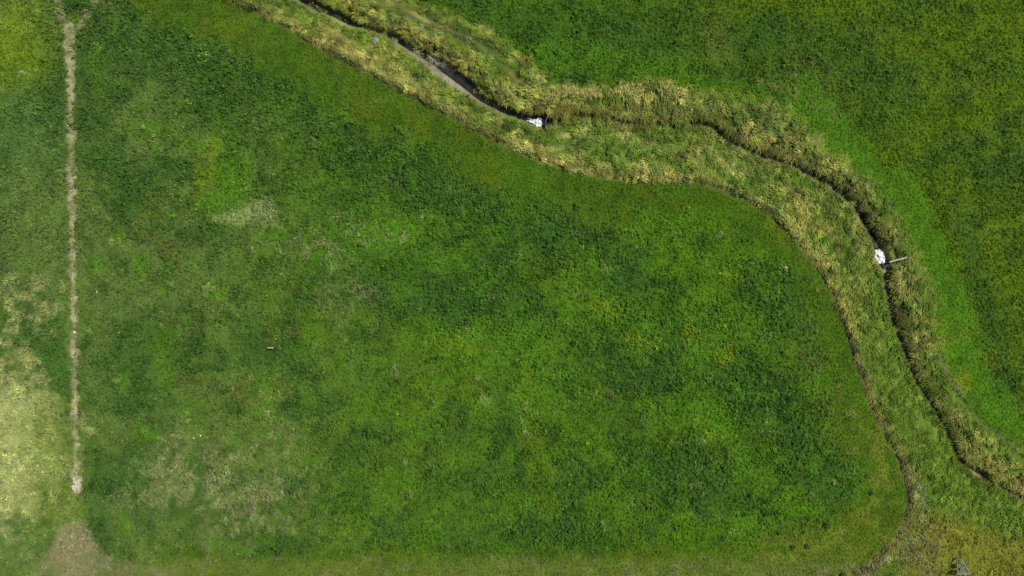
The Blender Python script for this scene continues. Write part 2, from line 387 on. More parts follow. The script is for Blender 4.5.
def veg_mat(name, transl=0.22, nscale=6.0, nlo=.78, nhi=1.22, rough=.62, spec=.06, bump=0.0):
    m, nt, N, L = new_mat(name)
    at = N.new("ShaderNodeAttribute"); at.attribute_name = "tint"
    geo = N.new("ShaderNodeNewGeometry")
    nz = N.new("ShaderNodeTexNoise"); nz.inputs["Scale"].default_value = nscale; nz.inputs["Detail"].default_value = 3
    L.new(geo.outputs["Position"], nz.inputs["Vector"])
    mr = N.new("ShaderNodeMapRange"); mr.inputs[1].default_value = .3; mr.inputs[2].default_value = .7
    mr.inputs[3].default_value = nlo; mr.inputs[4].default_value = nhi
    L.new(nz.outputs["Fac"], mr.inputs[0])
    vm = N.new("ShaderNodeVectorMath"); vm.operation = 'SCALE'
    L.new(at.outputs["Color"], vm.inputs[0]); L.new(mr.outputs[0], vm.inputs["Scale"])
    p = N.new("ShaderNodeBsdfPrincipled"); p.inputs["Roughness"].default_value = rough
    p.inputs["Specular IOR Level"].default_value = spec
    L.new(vm.outputs[0], p.inputs["Base Color"])
    out = N.new("ShaderNodeOutputMaterial")
    if bump:
        n2 = N.new("ShaderNodeTexNoise"); n2.inputs["Scale"].default_value = 9.0; n2.inputs["Detail"].default_value = 5
        L.new(geo.outputs["Position"], n2.inputs["Vector"])
        b = N.new("ShaderNodeBump"); b.inputs["Strength"].default_value = bump; b.inputs["Distance"].default_value = .12
        L.new(n2.outputs["Fac"], b.inputs["Height"]); L.new(b.outputs[0], p.inputs["Normal"])
    if transl:
        t = N.new("ShaderNodeBsdfTranslucent"); L.new(vm.outputs[0], t.inputs["Color"])
        mx = N.new("ShaderNodeMixShader"); mx.inputs[0].default_value = transl
        L.new(p.outputs[0], mx.inputs[1]); L.new(t.outputs[0], mx.inputs[2]); L.new(mx.outputs[0], out.inputs[0])
    else:
        L.new(p.outputs[0], out.inputs[0])
    return m

def plain_mat(name, c1, c2, scale=6.0, rough=.8, spec=.3, bump=.3, stretch=(1,1,1), detail=5):
    m, nt, N, L = new_mat(name)
    tc = N.new("ShaderNodeTexCoord"); mp = N.new("ShaderNodeMapping"); mp.inputs["Scale"].default_value = stretch
    L.new(tc.outputs["Object"], mp.inputs[0])
    nz = N.new("ShaderNodeTexNoise"); nz.inputs["Scale"].default_value = scale; nz.inputs["Detail"].default_value = detail
    L.new(mp.outputs[0], nz.inputs["Vector"])
    cr = N.new("ShaderNodeValToRGB"); cr.color_ramp.elements[0].position = .32; cr.color_ramp.elements[1].position = .68
    cr.color_ramp.elements[0].color = (*c1, 1); cr.color_ramp.elements[1].color = (*c2, 1)
    L.new(nz.outputs["Fac"], cr.inputs[0])
    p = N.new("ShaderNodeBsdfPrincipled"); p.inputs["Roughness"].default_value = rough; p.inputs["Specular IOR Level"].default_value = spec
    L.new(cr.outputs[0], p.inputs["Base Color"])
    b = N.new("ShaderNodeBump"); b.inputs["Strength"].default_value = bump; b.inputs["Distance"].default_value = .03
    L.new(nz.outputs["Fac"], b.inputs["Height"]); L.new(b.outputs[0], p.inputs["Normal"])
    out = N.new("ShaderNodeOutputMaterial"); L.new(p.outputs[0], out.inputs[0])
    return m

M_ground = veg_mat("turf_and_soil", transl=0, nscale=7.0, nlo=.70, nhi=1.20, rough=.9, spec=.1, bump=.6)
M_leaf = veg_mat("meadow_leaf")
M_reed = veg_mat("reed_blade", transl=.2, nscale=3.0, rough=.55, spec=.08)
M_straw = veg_mat("straw", transl=.1, nscale=5.0, rough=.7)
M_water = plain_mat("stream_water", (.012,.014,.010), (.030,.030,.020), scale=1.6, rough=.08, spec=.5, bump=.05)
M_foam = plain_mat("foam", (.34,.37,.38), (.88,.89,.90), scale=4.5, rough=.5, bump=.5)
M_wood_dark = plain_mat("wet_dark_timber", (.018,.016,.014), (.05,.045,.04), scale=8, stretch=(1,8,8), rough=.55)
M_wood_pale = plain_mat("bleached_timber", (.26,.25,.21), (.52,.50,.44), scale=7, stretch=(1,9,9), rough=.8)
M_wood_grey = plain_mat("weathered_grey_timber", (.075,.080,.066), (.14,.145,.12), scale=7, stretch=(9,1,9), rough=.85)
M_wood_silver = plain_mat("silvered_timber", (.14,.145,.125), (.22,.225,.20), scale=7, stretch=(1,9,9), rough=.85)
M_wood_tan = plain_mat("tan_timber", (.24,.20,.12), (.36,.31,.20), scale=7, stretch=(1,9,9), rough=.85)
M_wood_brown = plain_mat("brown_timber", (.05,.035,.025), (.10,.075,.055), scale=8, stretch=(9,9,1), rough=.85)
M_stone_white = plain_mat("pale_stone", (.40,.39,.33), (.62,.60,.54), scale=9, rough=.9)
M_stone_grey = plain_mat("grey_stone", (.13,.14,.12), (.24,.25,.21), scale=7, rough=.9)
M_stone_red = plain_mat("red_stone", (.42,.17,.09), (.55,.26,.15), scale=9, rough=.9)

# ------------------------------------------------------------------ the ground, one sheet to the horizon
def axis(lo, hi, step):
    a = list(np.arange(lo, hi + step*.5, step))
    g, s = [], step
    x = a[-1]
    while x < 3500:
        s *= 1.28; x += s; g.append(x)
    h, s = [], step
    x = a[0]
    while x > -3500:
        s *= 1.28; x -= s; h.append(x)
    return np.array(h[::-1] + a + g)
GX = axis(-86, 86, .30); GY = axis(-53, 53, .30)
gx, gy = np.meshgrid(GX, GY)
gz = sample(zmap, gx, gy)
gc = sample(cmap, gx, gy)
nx, ny = len(GX), len(GY)
co = np.stack([gx, gy, gz], -1).reshape(-1, 3).astype(np.float32)
ii, jj = np.meshgrid(np.arange(nx-1), np.arange(ny-1))
q = (jj*nx + ii).ravel()
quads = np.stack([q, q+1, q+1+nx, q+nx], -1).astype(np.int32)

def raw_mesh(name, co, faces, mat, smooth=False):
    n = faces.shape[1]
    me = bpy.data.meshes.new(name)
    me.vertices.add(len(co)); me.vertices.foreach_set("co", np.ascontiguousarray(co, np.float32).ravel())
    me.loops.add(faces.size); me.loops.foreach_set("vertex_index", np.ascontiguousarray(faces, np.int32).ravel())
    me.polygons.add(len(faces))
    me.polygons.foreach_set("loop_start", np.arange(0, faces.size, n, dtype=np.int32))
    me.polygons.foreach_set("use_smooth", np.full(len(faces), smooth, bool))
    me.update(calc_edges=True)
    me.materials.append(mat)
    return me

def tint(me, c, domain):
    at = me.attributes.new("tint", 'FLOAT_COLOR', domain)
    a = np.ones((len(c), 4), np.float32); a[:, :3] = c
    at.data.foreach_set("color", a.ravel())

def link(name, me, parent=None):
    o = bpy.data.objects.new(name, me); col.objects.link(o)
    if parent: o.parent = parent
    return o

me = raw_mesh("ground", co, quads, M_ground, True)
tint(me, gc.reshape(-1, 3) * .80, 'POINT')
tag(link("ground", me), "broad green meadow ground with the stream bed cut into it", kind="structure")

# ------------------------------------------------------------------ the stream's water
def ribbon(i0, i1, name, label):
    pts = stream[i0:i1+1]
    v, f = [], []
    for k, (px, py) in enumerate(pts):
        a = pts[min(k+1, len(pts)-1)] - pts[max(k-1, 0)]
        a = a/np.linalg.norm(a)
        bw, dp, _ = sprof(px, py)
        x, y = W(px, py)
        nxx, nyy = a[1], a[0]
        lev = -dp + .16
        hw = bw*.66 + .15
        x += nxx*.42*bw; y += nyy*.42*bw
        for t in (-1, -.33, .33, 1):
            v.append((x + nxx*hw*t, y + nyy*hw*t, lev))
    for k in range(len(pts)-1):
        for t in range(3):
            f.append((4*k+t, 4*k+t+1, 4*k+t+5, 4*k+t+4))
    me = raw_mesh(name, np.array(v), np.array(f), M_water, True)
    return tag(link(name, me), label, kind="structure")
def near(px): return int(np.argmin(np.abs(stream[:,0]-px)))
ribbon(near(60), near(361), "stream_water", "dark narrow stream water running in from the top edge")
ribbon(near(398), near(547), "stream_water", "dark open stream water above the upper foam patch")
ribbon(near(848), int(np.argmin(np.hypot(stream[:,0]-887, stream[:,1]-268))), "stream_water", "dark stream water above the lower foam patch")
ribbon(near(958), near(1130), "stream_water", "grey stream water leaving at the right edge")

# ------------------------------------------------------------------ vegetation, real blades and leaves
def leaf_tris(cx, cy, n_per, length, width, tilt, spread, colr, jit, lift=0.0, wind=0.0):
    """rosettes: every leaf one pointed triangle that rises and falls outward from a crown"""
    n = len(cx)
    k = n_per
    az = rng.uniform(0, 2*np.pi, (n, 1)) + np.arange(k)[None]*(2*np.pi/k) + rng.normal(0, .35, (n, k))
    L = length[:, None]*rng.uniform(.6, 1.2, (n, k))
    wd = width[:, None]*rng.uniform(.75, 1.25, (n, k))
    tl = np.clip(rng.normal(tilt, .30, (n, k)), -.15, 1.35)
    dx, dy = np.cos(az), np.sin(az)
    r0 = spread*length[:, None]*rng.uniform(0, 1, (n, k))
    bx = cx[:, None] + dx*r0; by = cy[:, None] + dy*r0
    zz = sample(zmap, bx.ravel(), by.ravel()).reshape(n, k)
    h0 = zz + lift*length[:, None]*rng.uniform(.2, 1.2, (n, k))
    tipx = bx + dx*L*np.cos(tl); tipy = by + dy*L*np.cos(tl); tipz = h0 + L*np.sin(tl)
    px_, py_ = -dy, dx
    tw = rng.normal(0, .35, (n, k))*wd
    v = np.stack([np.stack([bx + px_*wd*.5, by + py_*wd*.5, h0 + tw*.5], -1),
                  np.stack([tipx, tipy, tipz], -1),
                  np.stack([bx - px_*wd*.5, by - py_*wd*.5, h0 - tw*.5], -1)], 2).reshape(-1, 3)
    c = colr[:, None, :]*(1 + rng.normal(0, jit, (n, k, 1)))
    c = c*(1 + rng.normal(0, jit*.35, (n, k, 3)))
    return v, np.clip(c, .004, .9).reshape(-1, 3)

def stuff(name, v, c, mat, label, cat=None, kind="stuff"):
    f = np.arange(len(v), dtype=np.int32).reshape(-1, 3)
    me = raw_mesh(name, v, f, mat)
    tint(me, c, 'FACE')
    return tag(link(name, me), label, cat, kind=kind)

def scatter(step, dens=None, x0=-84, x1=84, y0=-51, y1=51, jitter=.95):
    a, b = np.meshgrid(np.arange(x0, x1, step), np.arange(y0, y1, step))
    a = a.ravel() + rng.uniform(-.5, .5, a.size)*step*jitter; b = b.ravel() + rng.uniform(-.5, .5, b.size)*step*jitter
    if dens is not None:
        keep = rng.uniform(0, 1, a.size) < sample(dens, a, b)
        a, b = a[keep], b[keep]
    return a, b

openbed = np.clip(np.clip(cut*1.6, 0, 1)*opening + .85*pock, 0, 1)
smooth_zone = np.clip(mown + verge + low*.7, 0, 1)
rough_field = infield*(1-.72*path)*(1-below_s*.5)*sstep(1.5, 3.5, -aS)
rough_ne = inne*(1-.8*ruts)
corner_d = np.clip(corner, 0, 1)*.8
def domes(x, y, R, H, c, k, jit, ll=(.55, 1.0), ww=.55):
    """domed plants: leaves lie over a small mound, so each has a sunny and a shaded side"""
    n = len(x)
    rr = R[:, None]*np.sqrt(rng.uniform(.0, 1.0, (n, k))); th = rng.uniform(0, 2*np.pi, (n, k))
    dx, dy = np.cos(th), np.sin(th)
    q = rr/R[:, None]
    L = R[:, None]*rng.uniform(ll[0], ll[1], (n, k)); wd = L*ww*rng.uniform(.7, 1.3, (n, k))
    h = H[:, None]*(1-q**2)*rng.uniform(.75, 1.1, (n, k))
    tl = -np.arctan(2*H[:, None]*q/R[:, None])*.75 + rng.normal(.12, .28, (n, k))
    az = th + rng.normal(0, .5, (n, k)); ex, ey = np.cos(az), np.sin(az)
    bx, by = x[:, None] + dx*rr - ex*L*.4, y[:, None] + dy*rr - ey*L*.4
    gz_ = sample(zmap, x, y)[:, None]
    bz = gz_ + h - np.sin(tl)*L*.4 + .03
    tx, ty, tz = bx + ex*L*np.cos(tl), by + ey*L*np.cos(tl), bz + L*np.sin(tl)
    tw = rng.normal(0, .22, (n, k))*wd
    v = np.stack([np.stack([bx - ey*wd*.5, by + ex*wd*.5, bz + tw], -1), np.stack([bx + ey*wd*.5, by - ex*wd*.5, bz - tw], -1), np.stack([tx, ty, tz], -1)], 2).reshape(-1, 3)
    cc = c[:, None, :]*(1 + rng.normal(0, jit, (n, k, 1)))*(1 + rng.normal(0, jit*.3, (n, k, 3)))
    return v, np.clip(cc, .004, .9).reshape(-1, 3)

def meadow(dens, name, label, step=.42):
    x, y = scatter(step, dens)
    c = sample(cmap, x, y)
    m = len(x)
    rg_ = sample(np.clip(roughm + sstep(.5,.32,n_mid)*.6, 0, 1), x, y)
    big = np.clip(rng.beta(1.6, 2.6, m)*(.75 + .5*rg_) + 1.1*(sample(n_sm, x, y)-.5) + .12*rg_, 0.02, 1.25)
    cutg = sample(smooth_zone, x, y)*rng.uniform(.72, 1.0, m)
    big = big*(1 - .93*cutg)
    R = .18 + .24*big; H = .04 + .42*big*rng.uniform(.5, 1.2, m)
    r = rng.uniform(0, 1, m)[:, None]
    c = c*np.exp(rng.normal(0, 1, (m, 1))*(.15 - .08*cutg[:, None]))
    c = np.where(r < .20, c*np.array([.70,.78,1.0]), c)
    c = np.where(r > .86, c*np.array([1.25,1.20,1.2]) + np.array([.006,.008,.004]), c)
    v, cc = domes(x, y, R, H, c, 10, .20)
    stuff(name, v, cc, M_leaf, label)
meadow(rough_field, "meadow_plants", "rough leafy green meadow plants filling the big field left of the reeds")
meadow(rough_ne, "meadow_plants", "rough leafy meadow plants in the upper right field beyond the stream")

def turf(dens, name, label, step=.36):
    x, y = scatter(step, dens)
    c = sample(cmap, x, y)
    sz = rng.uniform(.08, .17, len(x))
    c = c*np.exp(rng.normal(0, .10, (len(x), 1)))
    v, cc = leaf_tris(x, y, 4, sz, sz*.6, .6, .8, c, .13, lift=.1)
    stuff(name, v, cc, M_leaf, label)
meadow(corner_d, "rough_grass", "low olive tufts between the rough grass in the lower right corner")
turf(np.clip(mown+low, 0, 1)*sstep(1.5, 3, -aS), "short_grass", "smooth short cut grass margin between the rough meadow and the reed edge")
turf(verge, "short_grass", "smooth bright green grass verge right of the stream bend")

# reeds: bent blades in tussocks that lie over one way
tan_ = stream[np.minimum(iS+1, len(stream)-1)] - stream[iS]
flow = np.arctan2(-tan_[..., 1], tan_[..., 0])
# the NE bank is combed towards the water, the SW bank along it
def reeds(x, y, hgt, ang, c, n, spread=.22, w=.045, jit=.14, angj=.45, lodge=(.35,.85)):
    m = len(x)
    a = ang[:, None] + rng.normal(0, angj, (m, n))
    L = hgt[:, None]*rng.uniform(.65, 1.2, (m, n))
    lo = rng.uniform(lodge[0], lodge[1], (m, n))
    bx = x[:, None] + rng.normal(0, spread, (m, n)); by = y[:, None] + rng.normal(0, spread, (m, n))
    bz = sample(zmap, bx.ravel(), by.ravel()).reshape(m, n) - .03
    dx, dy = np.cos(a), np.sin(a)
    mx_, my_, mz = bx + dx*L*.22*lo, by + dy*L*.22*lo, bz + L*.52
    tx, ty, tz = bx + dx*L*.85*lo, by + dy*L*.85*lo, bz + L*(.92 - .62*lo)
    ww = w*rng.uniform(.7, 1.4, (m, n)); px_, py_ = -dy*ww*.5, dx*ww*.5
    A = np.stack([bx-px_, by-py_, bz], -1); B = np.stack([bx+px_, by+py_, bz], -1)
    Cc = np.stack([mx_+px_*1.3, my_+py_*1.3, mz], -1); D = np.stack([mx_-px_*1.3, my_-py_*1.3, mz], -1)
    T = np.stack([tx, ty, tz], -1)
    v = np.stack([A, B, Cc, A, Cc, D, D, Cc, T], 2).reshape(-1, 3)
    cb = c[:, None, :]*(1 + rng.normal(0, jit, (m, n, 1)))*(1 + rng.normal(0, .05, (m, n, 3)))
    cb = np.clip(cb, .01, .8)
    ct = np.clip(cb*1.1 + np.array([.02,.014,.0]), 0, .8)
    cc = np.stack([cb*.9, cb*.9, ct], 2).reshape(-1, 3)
    return v, cc

reed_d = strip*(1-openbed)*(1-.95*ruts)*(1-.45*corner)*(np.hypot(U0-536, V0-121) > 9)*(np.hypot(U0-882, V0-256) > 9)*(np.hypot(U0-958, V0-565) > 9)
x, y = scatter(.60, np.clip(reed_d*(.35 + 1.5*sstep(.28,.6,fbm(U0, V0, 9, 39, 2))), 0, 1))
m = len(x)
side = sample(sS, x, y)
lump = vnoise(x/1.5, y/1.5, 90)*.6 + .4*sample(streak, x, y)
nearbed = sample(sstep(1.5, .5, np.abs(sS)-bedw), x, y)
tall = np.clip(.18 + 1.15*lump + .5*(sample(nr, x, y)-.5) + .22*(side > 0), .28, 1.3)*rng.uniform(.7, 1.2, m)
tall = tall*(1 - .6*sample(sstep(8, 2, dT2), x, y))*np.where(side > 0, 1.0, .72)*(1 - .45*nearbed)*(.40 + .60*sample(sstep(-2, 16, bS), x, y))
tall = tall*(1 - .45*sample(corner, x, y))*(1 - .25*sample(np.clip(east,0,1), x, y))
fl = sample(flow, x, y)
ang = np.where(side > 0, fl - .35 + 1.5*(vnoise(x/2.2, y/2.2, 77)-.5) - .9*((x > 5) & (x < 29)), fl - .25 + 1.9*(vnoise(x/2.6, y/2.6, 78)-.5))
ang = ang + rng.normal(0, .22, m)
cR = 1.1*sample(cmap, x, y)*np.exp(rng.normal(0, .25, (m, 1)))
r = rng.uniform(0, 1, m)[:, None]
cR = np.where(r < .22, cR*np.array([.50,.68,.80]), cR)
cR = np.where(r > np.where(side > 0, .86, .93)[:, None], cR*.65 + np.array([.14,.125,.035]), cR)
hot = (sample(corner, x, y) > .5)
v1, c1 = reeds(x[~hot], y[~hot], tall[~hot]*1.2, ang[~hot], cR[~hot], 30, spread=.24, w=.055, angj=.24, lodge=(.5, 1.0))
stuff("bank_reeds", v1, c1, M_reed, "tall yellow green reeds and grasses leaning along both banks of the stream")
v1, c1 = reeds(x[hot], y[hot], tall[hot], ang[hot], cR[hot], 26, spread=.27, w=.055, angj=.9)
stuff("rough_grass", v1, c1, M_reed, "rough olive brown grass in the lower right corner")
# taller ragged tussocks crowding the shaded far bank
tt = np.arange(len(stream)-1)
sel = [(i, t) for i in tt for t in np.arange(0, 1, .18) if -20 < stream[i,0] < 1060]
bx, by, ba, bh = [], [], [], []
for i, t in sel:
    p = stream[i]*(1-t) + stream[i+1]*t
    d = stream[i+1]-stream[i]; d = d/np.linalg.norm(d)
    bw, dp, _ = sprof(p[0], p[1])
    if rng.uniform() < (.55 if p[0] < 520 else .72 if p[0] < 905 else .85):
        off = (bw + (.45 if p[0] < 560 else .22) + abs(rng.normal(0, .45)))/S
        q_ = p + np.array([d[1], -d[0]])*off
        X_, Y_ = W(*q_); bx.append(X_); by.append(Y_)
        ba.append(math.atan2(-d[1], d[0]) - 1.3 + rng.normal(0, .6)); bh.append(rng.uniform(.35, 1.85)*(.75 if p[0] < 500 else 1.0))
    if rng.uniform() < (.14 if p[0] < 540 else .26):
        off = (bw + .75 + abs(rng.normal(0, .4)))/S
        q_ = p - np.array([d[1], -d[0]])*off
        X_, Y_ = W(*q_); bx.append(X_); by.append(Y_)
        ba.append(math.atan2(-d[1], d[0]) + 1.2 + rng.normal(0, .6)); bh.append(rng.uniform(.4, .9))
bx, by, ba, bh = map(np.array, (bx, by, ba, bh))
clear = np.ones(len(bx), bool)
for fx_, fy_ in ((535, 121), (540, 121), (882, 257), (884, 252), (890, 262)):
    X_, Y_ = W(fx_, fy_); clear &= np.hypot(bx-X_, by-Y_) > 1.7
bx, by, ba, bh = bx[clear], by[clear], ba[clear], bh[clear]
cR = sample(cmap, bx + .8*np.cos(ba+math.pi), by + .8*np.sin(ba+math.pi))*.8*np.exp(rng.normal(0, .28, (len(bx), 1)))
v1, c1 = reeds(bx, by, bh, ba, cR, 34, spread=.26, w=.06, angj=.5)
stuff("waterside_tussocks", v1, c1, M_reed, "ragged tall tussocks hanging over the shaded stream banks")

# bleached straw on the dry strip and the bare patch
x, y = scatter(.26, np.clip(path*.6 + below_s*.3*(V0 < 640) + fork*.25, 0, 1))
c = sample(cmap, x, y)*rng.uniform(.7, 1.35, (len(x), 1))
v1, c1 = leaf_tris(x, y, 5, rng.uniform(.15, .35, len(x)), np.full(len(x), .05), .15, .9, c, .2, lift=.1)
stuff("dead_straw", v1, c1, M_straw, "bleached dead straw lying along the dry strip on the left")

# ------------------------------------------------------------------ things
def box_bm(verts, faces, c, s, rz=0.0, rx=0.0):
    cx, cy, cz = c; hx, hy, hz = s[0]/2, s[1]/2, s[2]/2
    b = len(verts)
    ch = min(hx, hy, hz)*.18
    pts = []
    for z, e in ((-hz, 0), (hz-ch, 0), (hz, ch)):
        for sx_, sy_ in ((-1,-1),(1,-1),(1,1),(-1,1)):
            pts.append((sx_*(hx-e), sy_*(hy-e), z))
    co_, si_ = math.cos(rz), math.sin(rz); cr_, sr_ = math.cos(rx), math.sin(rx)
    for p in pts:
        y1, z1 = p[1]*cr_ - p[2]*sr_, p[1]*sr_ + p[2]*cr_
        verts.append((cx + p[0]*co_ - y1*si_, cy + p[0]*si_ + y1*co_, cz + z1))
    for r0 in (0, 4):
        for k in range(4):
            faces.append((b+r0+k, b+r0+(k+1) % 4, b+r0+4+(k+1) % 4, b+r0+4+k))
    faces.append((b+3, b+2, b+1, b)); faces.append((b+8, b+9, b+10, b+11))

def mesh_obj(name, v, f, mat, parent=None, smooth=False):
    me = bpy.data.meshes.new(name); me.from_pydata(v, [], f); me.update()
    me.materials.append(mat)
    for p in me.polygons: p.use_smooth = smooth
    return link(name, me, parent)

def box(name, c, s, mat, parent=None, rz=0.0, rx=0.0):
    v, f = [], []
    box_bm(v, f, c, s, rz, rx)
    return mesh_obj(name, v, f, mat, parent)

def beam(name, p, q, w, t, mat, parent=None):
    """squared timber from p to q"""
    p = np.array(p, float); q = np.array(q, float)
    d = q-p; L = np.linalg.norm(d); d /= L
    up = np.array([0,0,1.0]) if abs(d[2]) < .95 else np.array([1.0,0,0])
    a = np.cross(d, up); a /= np.linalg.norm(a); b = np.cross(a, d)
    v, f = [], []
    for s_, k in ((0,.9),(.04,1),(.96,1),(1,.86)):
        for i, j in ((-1,-1),(1,-1),(1,1),(-1,1)):
            v.append(tuple(p + d*L*s_ + a*i*w*.5*k + b*j*t*.5*k))
    for r0 in (0,4,8):
        for k in range(4): f.append((r0+k, r0+(k+1)%4, r0+4+(k+1)%4, r0+4+k))
    f.append((3,2,1,0)); f.append((12,13,14,15))
    return mesh_obj(name, v, f, mat, parent)

def empty(name, x, y, z=None, rz=0.0):
    o = bpy.data.objects.new(name, None); col.objects.link(o)
    o.location = (x, y, Z(x, y) if z is None else z); o.rotation_euler.z = rz
    o.empty_display_size = .3
    return o

# upper weir: dark boards between two posts
x, y = W(546, 119); zb = -.95
wr = empty("timber_weir", x, y, zb, math.radians(-4))
tag(wr, "dark timber weir across the stream beside the upper foam patch", "weir")
for k in range(4):
    box("board", (0, .05, .14 + .27*k), (.10, 3.3 - .15*k, .25), M_wood_dark, wr)
for yy in (-1.55, 1.75):
    box("post", (.13, yy, .70), (.15, .15, 1.5), M_wood_dark, wr)
box("cap_rail", (0, .05, 1.20), (.16, 3.5, .07), M_wood_dark, wr)

# lower weir and the pale plank over it
x, y = W(888.5, 263)
wr = empty("timber_weir", x, y, -1.0, math.radians(12))
tag(wr, "small dark board weir under the pale plank beside the lower foam patch", "weir")
for k in range(3):
    box("board", (.0, .0, .14 + .27*k), (1.9 - .1*k, .09, .25), M_wood_dark, wr)
for xx in (-.85, .9):
    box("post", (xx, -.11, .5), (.12, .12, 1.1), M_wood_dark, wr)
ax_, ay_ = W(887.5, 262.2); bx_, by_ = W(904, 257.6)
pl = empty("plank", (ax_+bx_)/2, (ay_+by_)/2, 0.0)
tag(pl, "long pale bleached plank laid across the bank beside the lower foam patch", "plank")
hz = max(Z(ax_, ay_), Z(bx_, by_), Z((ax_+bx_)/2, (ay_+by_)/2))
cx_, cy_ = pl.location.x, pl.location.y
beam("plank_board", (ax_-cx_, ay_-cy_, .50), (bx_-cx_, by_-cy_, .80), .17, .05, M_wood_pale, pl)
for t in (.35, .93):
    px_, py_ = ax_+(bx_-ax_)*t, ay_+(by_-ay_)*t
    g = Z(px_, py_)
    beam("stake", (px_-cx_, py_-cy_, g-.2), (px_-cx_, py_-cy_, .475+.30*t), .08, .08, M_wood_brown, pl)
beam("batten", (bx_-cx_-.26, by_-cy_-.16, .835), (bx_-cx_-.18, by_-cy_+.14, .84), .06, .05, M_wood_pale, pl)

# foam below the weirs
def foam(name, cx, cy, rx, ry, rz, z0, label, seed):
    """lumpy, torn sheet of froth with stray flecks drifting off it"""
    n = 46
    gx_, gy_ = np.meshgrid(np.linspace(-1.7, 1.7, n), np.linspace(-1.7, 1.7, n))
    q_ = np.sqrt(gx_**2 + gy_**2)
    nz = fbm(gx_+20, gy_+20, .55, seed, 3); nf = fbm(gx_+20, gy_+20, .20, seed+3, 2)
    body = 1.05 - q_ + 1.1*(nz-.5) + .55*(nf-.5)
    hh = .03 + .34*np.clip(body, 0, 1)*(.35 + .9*nf) + .12*(nf-.5)*np.clip(body*3, 0, 1)
    c_, s_ = math.cos(rz), math.sin(rz)
    X_ = gx_*rx; Y_ = gy_*ry
    v = np.stack([X_*c_-Y_*s_, X_*s_+Y_*c_, hh], -1).reshape(-1, 3)
    f = []
    for a in range(n-1):
        for b in range(n-1):
            if min(body[a,b], body[a+1,b], body[a,b+1], body[a+1,b+1]) > 0:
                f.append((a*n+b, a*n+b+1, (a+1)*n+b+1, (a+1)*n+b))
    o = mesh_obj(name, v.tolist(), f, M_foam, None, True)
    o.location = (cx, cy, z0)
    return tag(o, label, kind="stuff")
x, y = W(536.5, 121); foam("white_foam", x, y, 1.55, .66, math.radians(-14), -.64, "bright white foam on the water at the upper weir", 5)
x, y = W(882, 257); foam("white_foam", x, y, .85, 1.15, math.radians(14), -.74, "bright white foam on the water by the pale plank", 9)

# weathered timber frame in the corner
x, y = W(957, 564)
fr = empty("timber_trestle", x, y)
g = fr.location.z
tag(fr, "grey weathered tapering timber trestle with pale front beam standing in the rough corner grass", "trestle")
fz, bz_ = 1.15, .50
FL, FR_, BL, BR = (-.86,-.85), (.92,-.85), (-.50,1.0), (.22,1.0)
for (px_, py_), h_ in ((FL,fz),(FR_,fz),(BL,bz_),(BR,bz_)):
    beam("leg", (px_, py_, -.25), (px_, py_, h_-.05), .11, .11, M_wood_grey, fr)
beam("front_beam", (FL[0]-.12, FL[1], fz), (FR_[0]+.12, FR_[1], fz), .17, .10, M_wood_silver, fr)
beam("side_rail", (FL[0], FL[1]+.10, fz), (BL[0], BL[1], bz_), .12, .09, M_wood_grey, fr)
beam("side_rail", (FR_[0], FR_[1]+.10, fz), (BR[0], BR[1], bz_), .13, .09, M_wood_silver, fr)
beam("back_beam", (BL[0]-.1, BL[1]+.08, bz_), (BR[0]+.1, BR[1]+.08, bz_), .12, .09, M_wood_grey, fr)
beam("brace", (FL[0]+.35, FL[1]+.12, fz-.10), (BR[0]-.05, BR[1]-.5, bz_+.14), .10, .07, M_wood_grey, fr)
for k in (0, 2, 3):                                      # sloping boards, gaps between
    t = .14 + .155*k
    y_ = FL[1] + (BL[1]-FL[1])*t; z_ = fz + (bz_-fz)*t - .085
    xl = FL[0] + (BL[0]-FL[0])*t + .08; xr = FR_[0] + (BR[0]-FR_[0])*t - .08
    beam("slat", (xl, y_, z_), (xr - (.45 if k == 3 else 0), y_, z_), .255, .04, M_wood_grey, fr)

# stake with a pale crossboard in the field
x, y = W(272.5, 347)
st = empty("marker_stake", x, y)
tag(st, "small brown stake with pale crossboard alone in the open field", "stake")
beam("stake_post", (0, .24, -.2), (0, .02, .75), .08, .08, M_wood_brown, st)
beam("crossboard", (-.44, -.06, .73), (.42, -.05, .75), .20, .05, M_wood_tan, st)
beam("brace", (0.02, .80, -.1), (.02, .10, .50), .09, .07, M_wood_brown, st)

# stones
def stone(name, px, py, r, mat, label, cat="stone", group=None, z=None, flat=.6, seed=0):
    rg = np.random.default_rng(seed + int(px*7+py))
    import bmesh
    bm = bmesh.new(); bmesh.ops.create_icosphere(bm, subdivisions=2, radius=1.0)
    k1, k2 = rg.uniform(.8, 1.25), rg.uniform(.75, 1.1)
    for v_ in bm.verts:
        n_ = 1 + .16*math.sin(v_.co.x*3+seed) + .12*math.sin(v_.co.y*4.3+seed*2) + rg.uniform(-.05,.05)
        v_.co.x *= r*n_*k1; v_.co.y *= r*n_*k2; v_.co.z *= r*n_*flat
    me = bpy.data.meshes.new(name); bm.to_mesh(me); bm.free(); me.materials.append(mat)
    for p in me.polygons: p.use_smooth = False
    o = link(name, me)
    xx, yy = W(px, py)
    o.location = (xx, yy, (Z(xx, yy) if z is None else z) + r*flat*.55)
    o.rotation_euler.z = rg.uniform(0, 6)
    return tag(o, label, cat, group)
stone("stone", 74, 332.5, .22, M_stone_white, "bright white stone halfway down the dry strip")
stone("stone", 96.5, 292, .15, M_stone_white, "small pale stone in the grass right of the dry strip, upper one", group="small pale stones")
stone("stone", 119, 333, .15, M_stone_white, "small pale stone in the grass right of the bright white stone", group="small pale stones")
stone("stone", 52, 331.5, .15, M_stone_white, "small pale stone left of the bright white stone on the dry strip", group="small pale stones")
stone("stone", 193.5, 438, .13, M_stone_white, "small white stone in the lower left field, left of a close pair", group="small white stones")
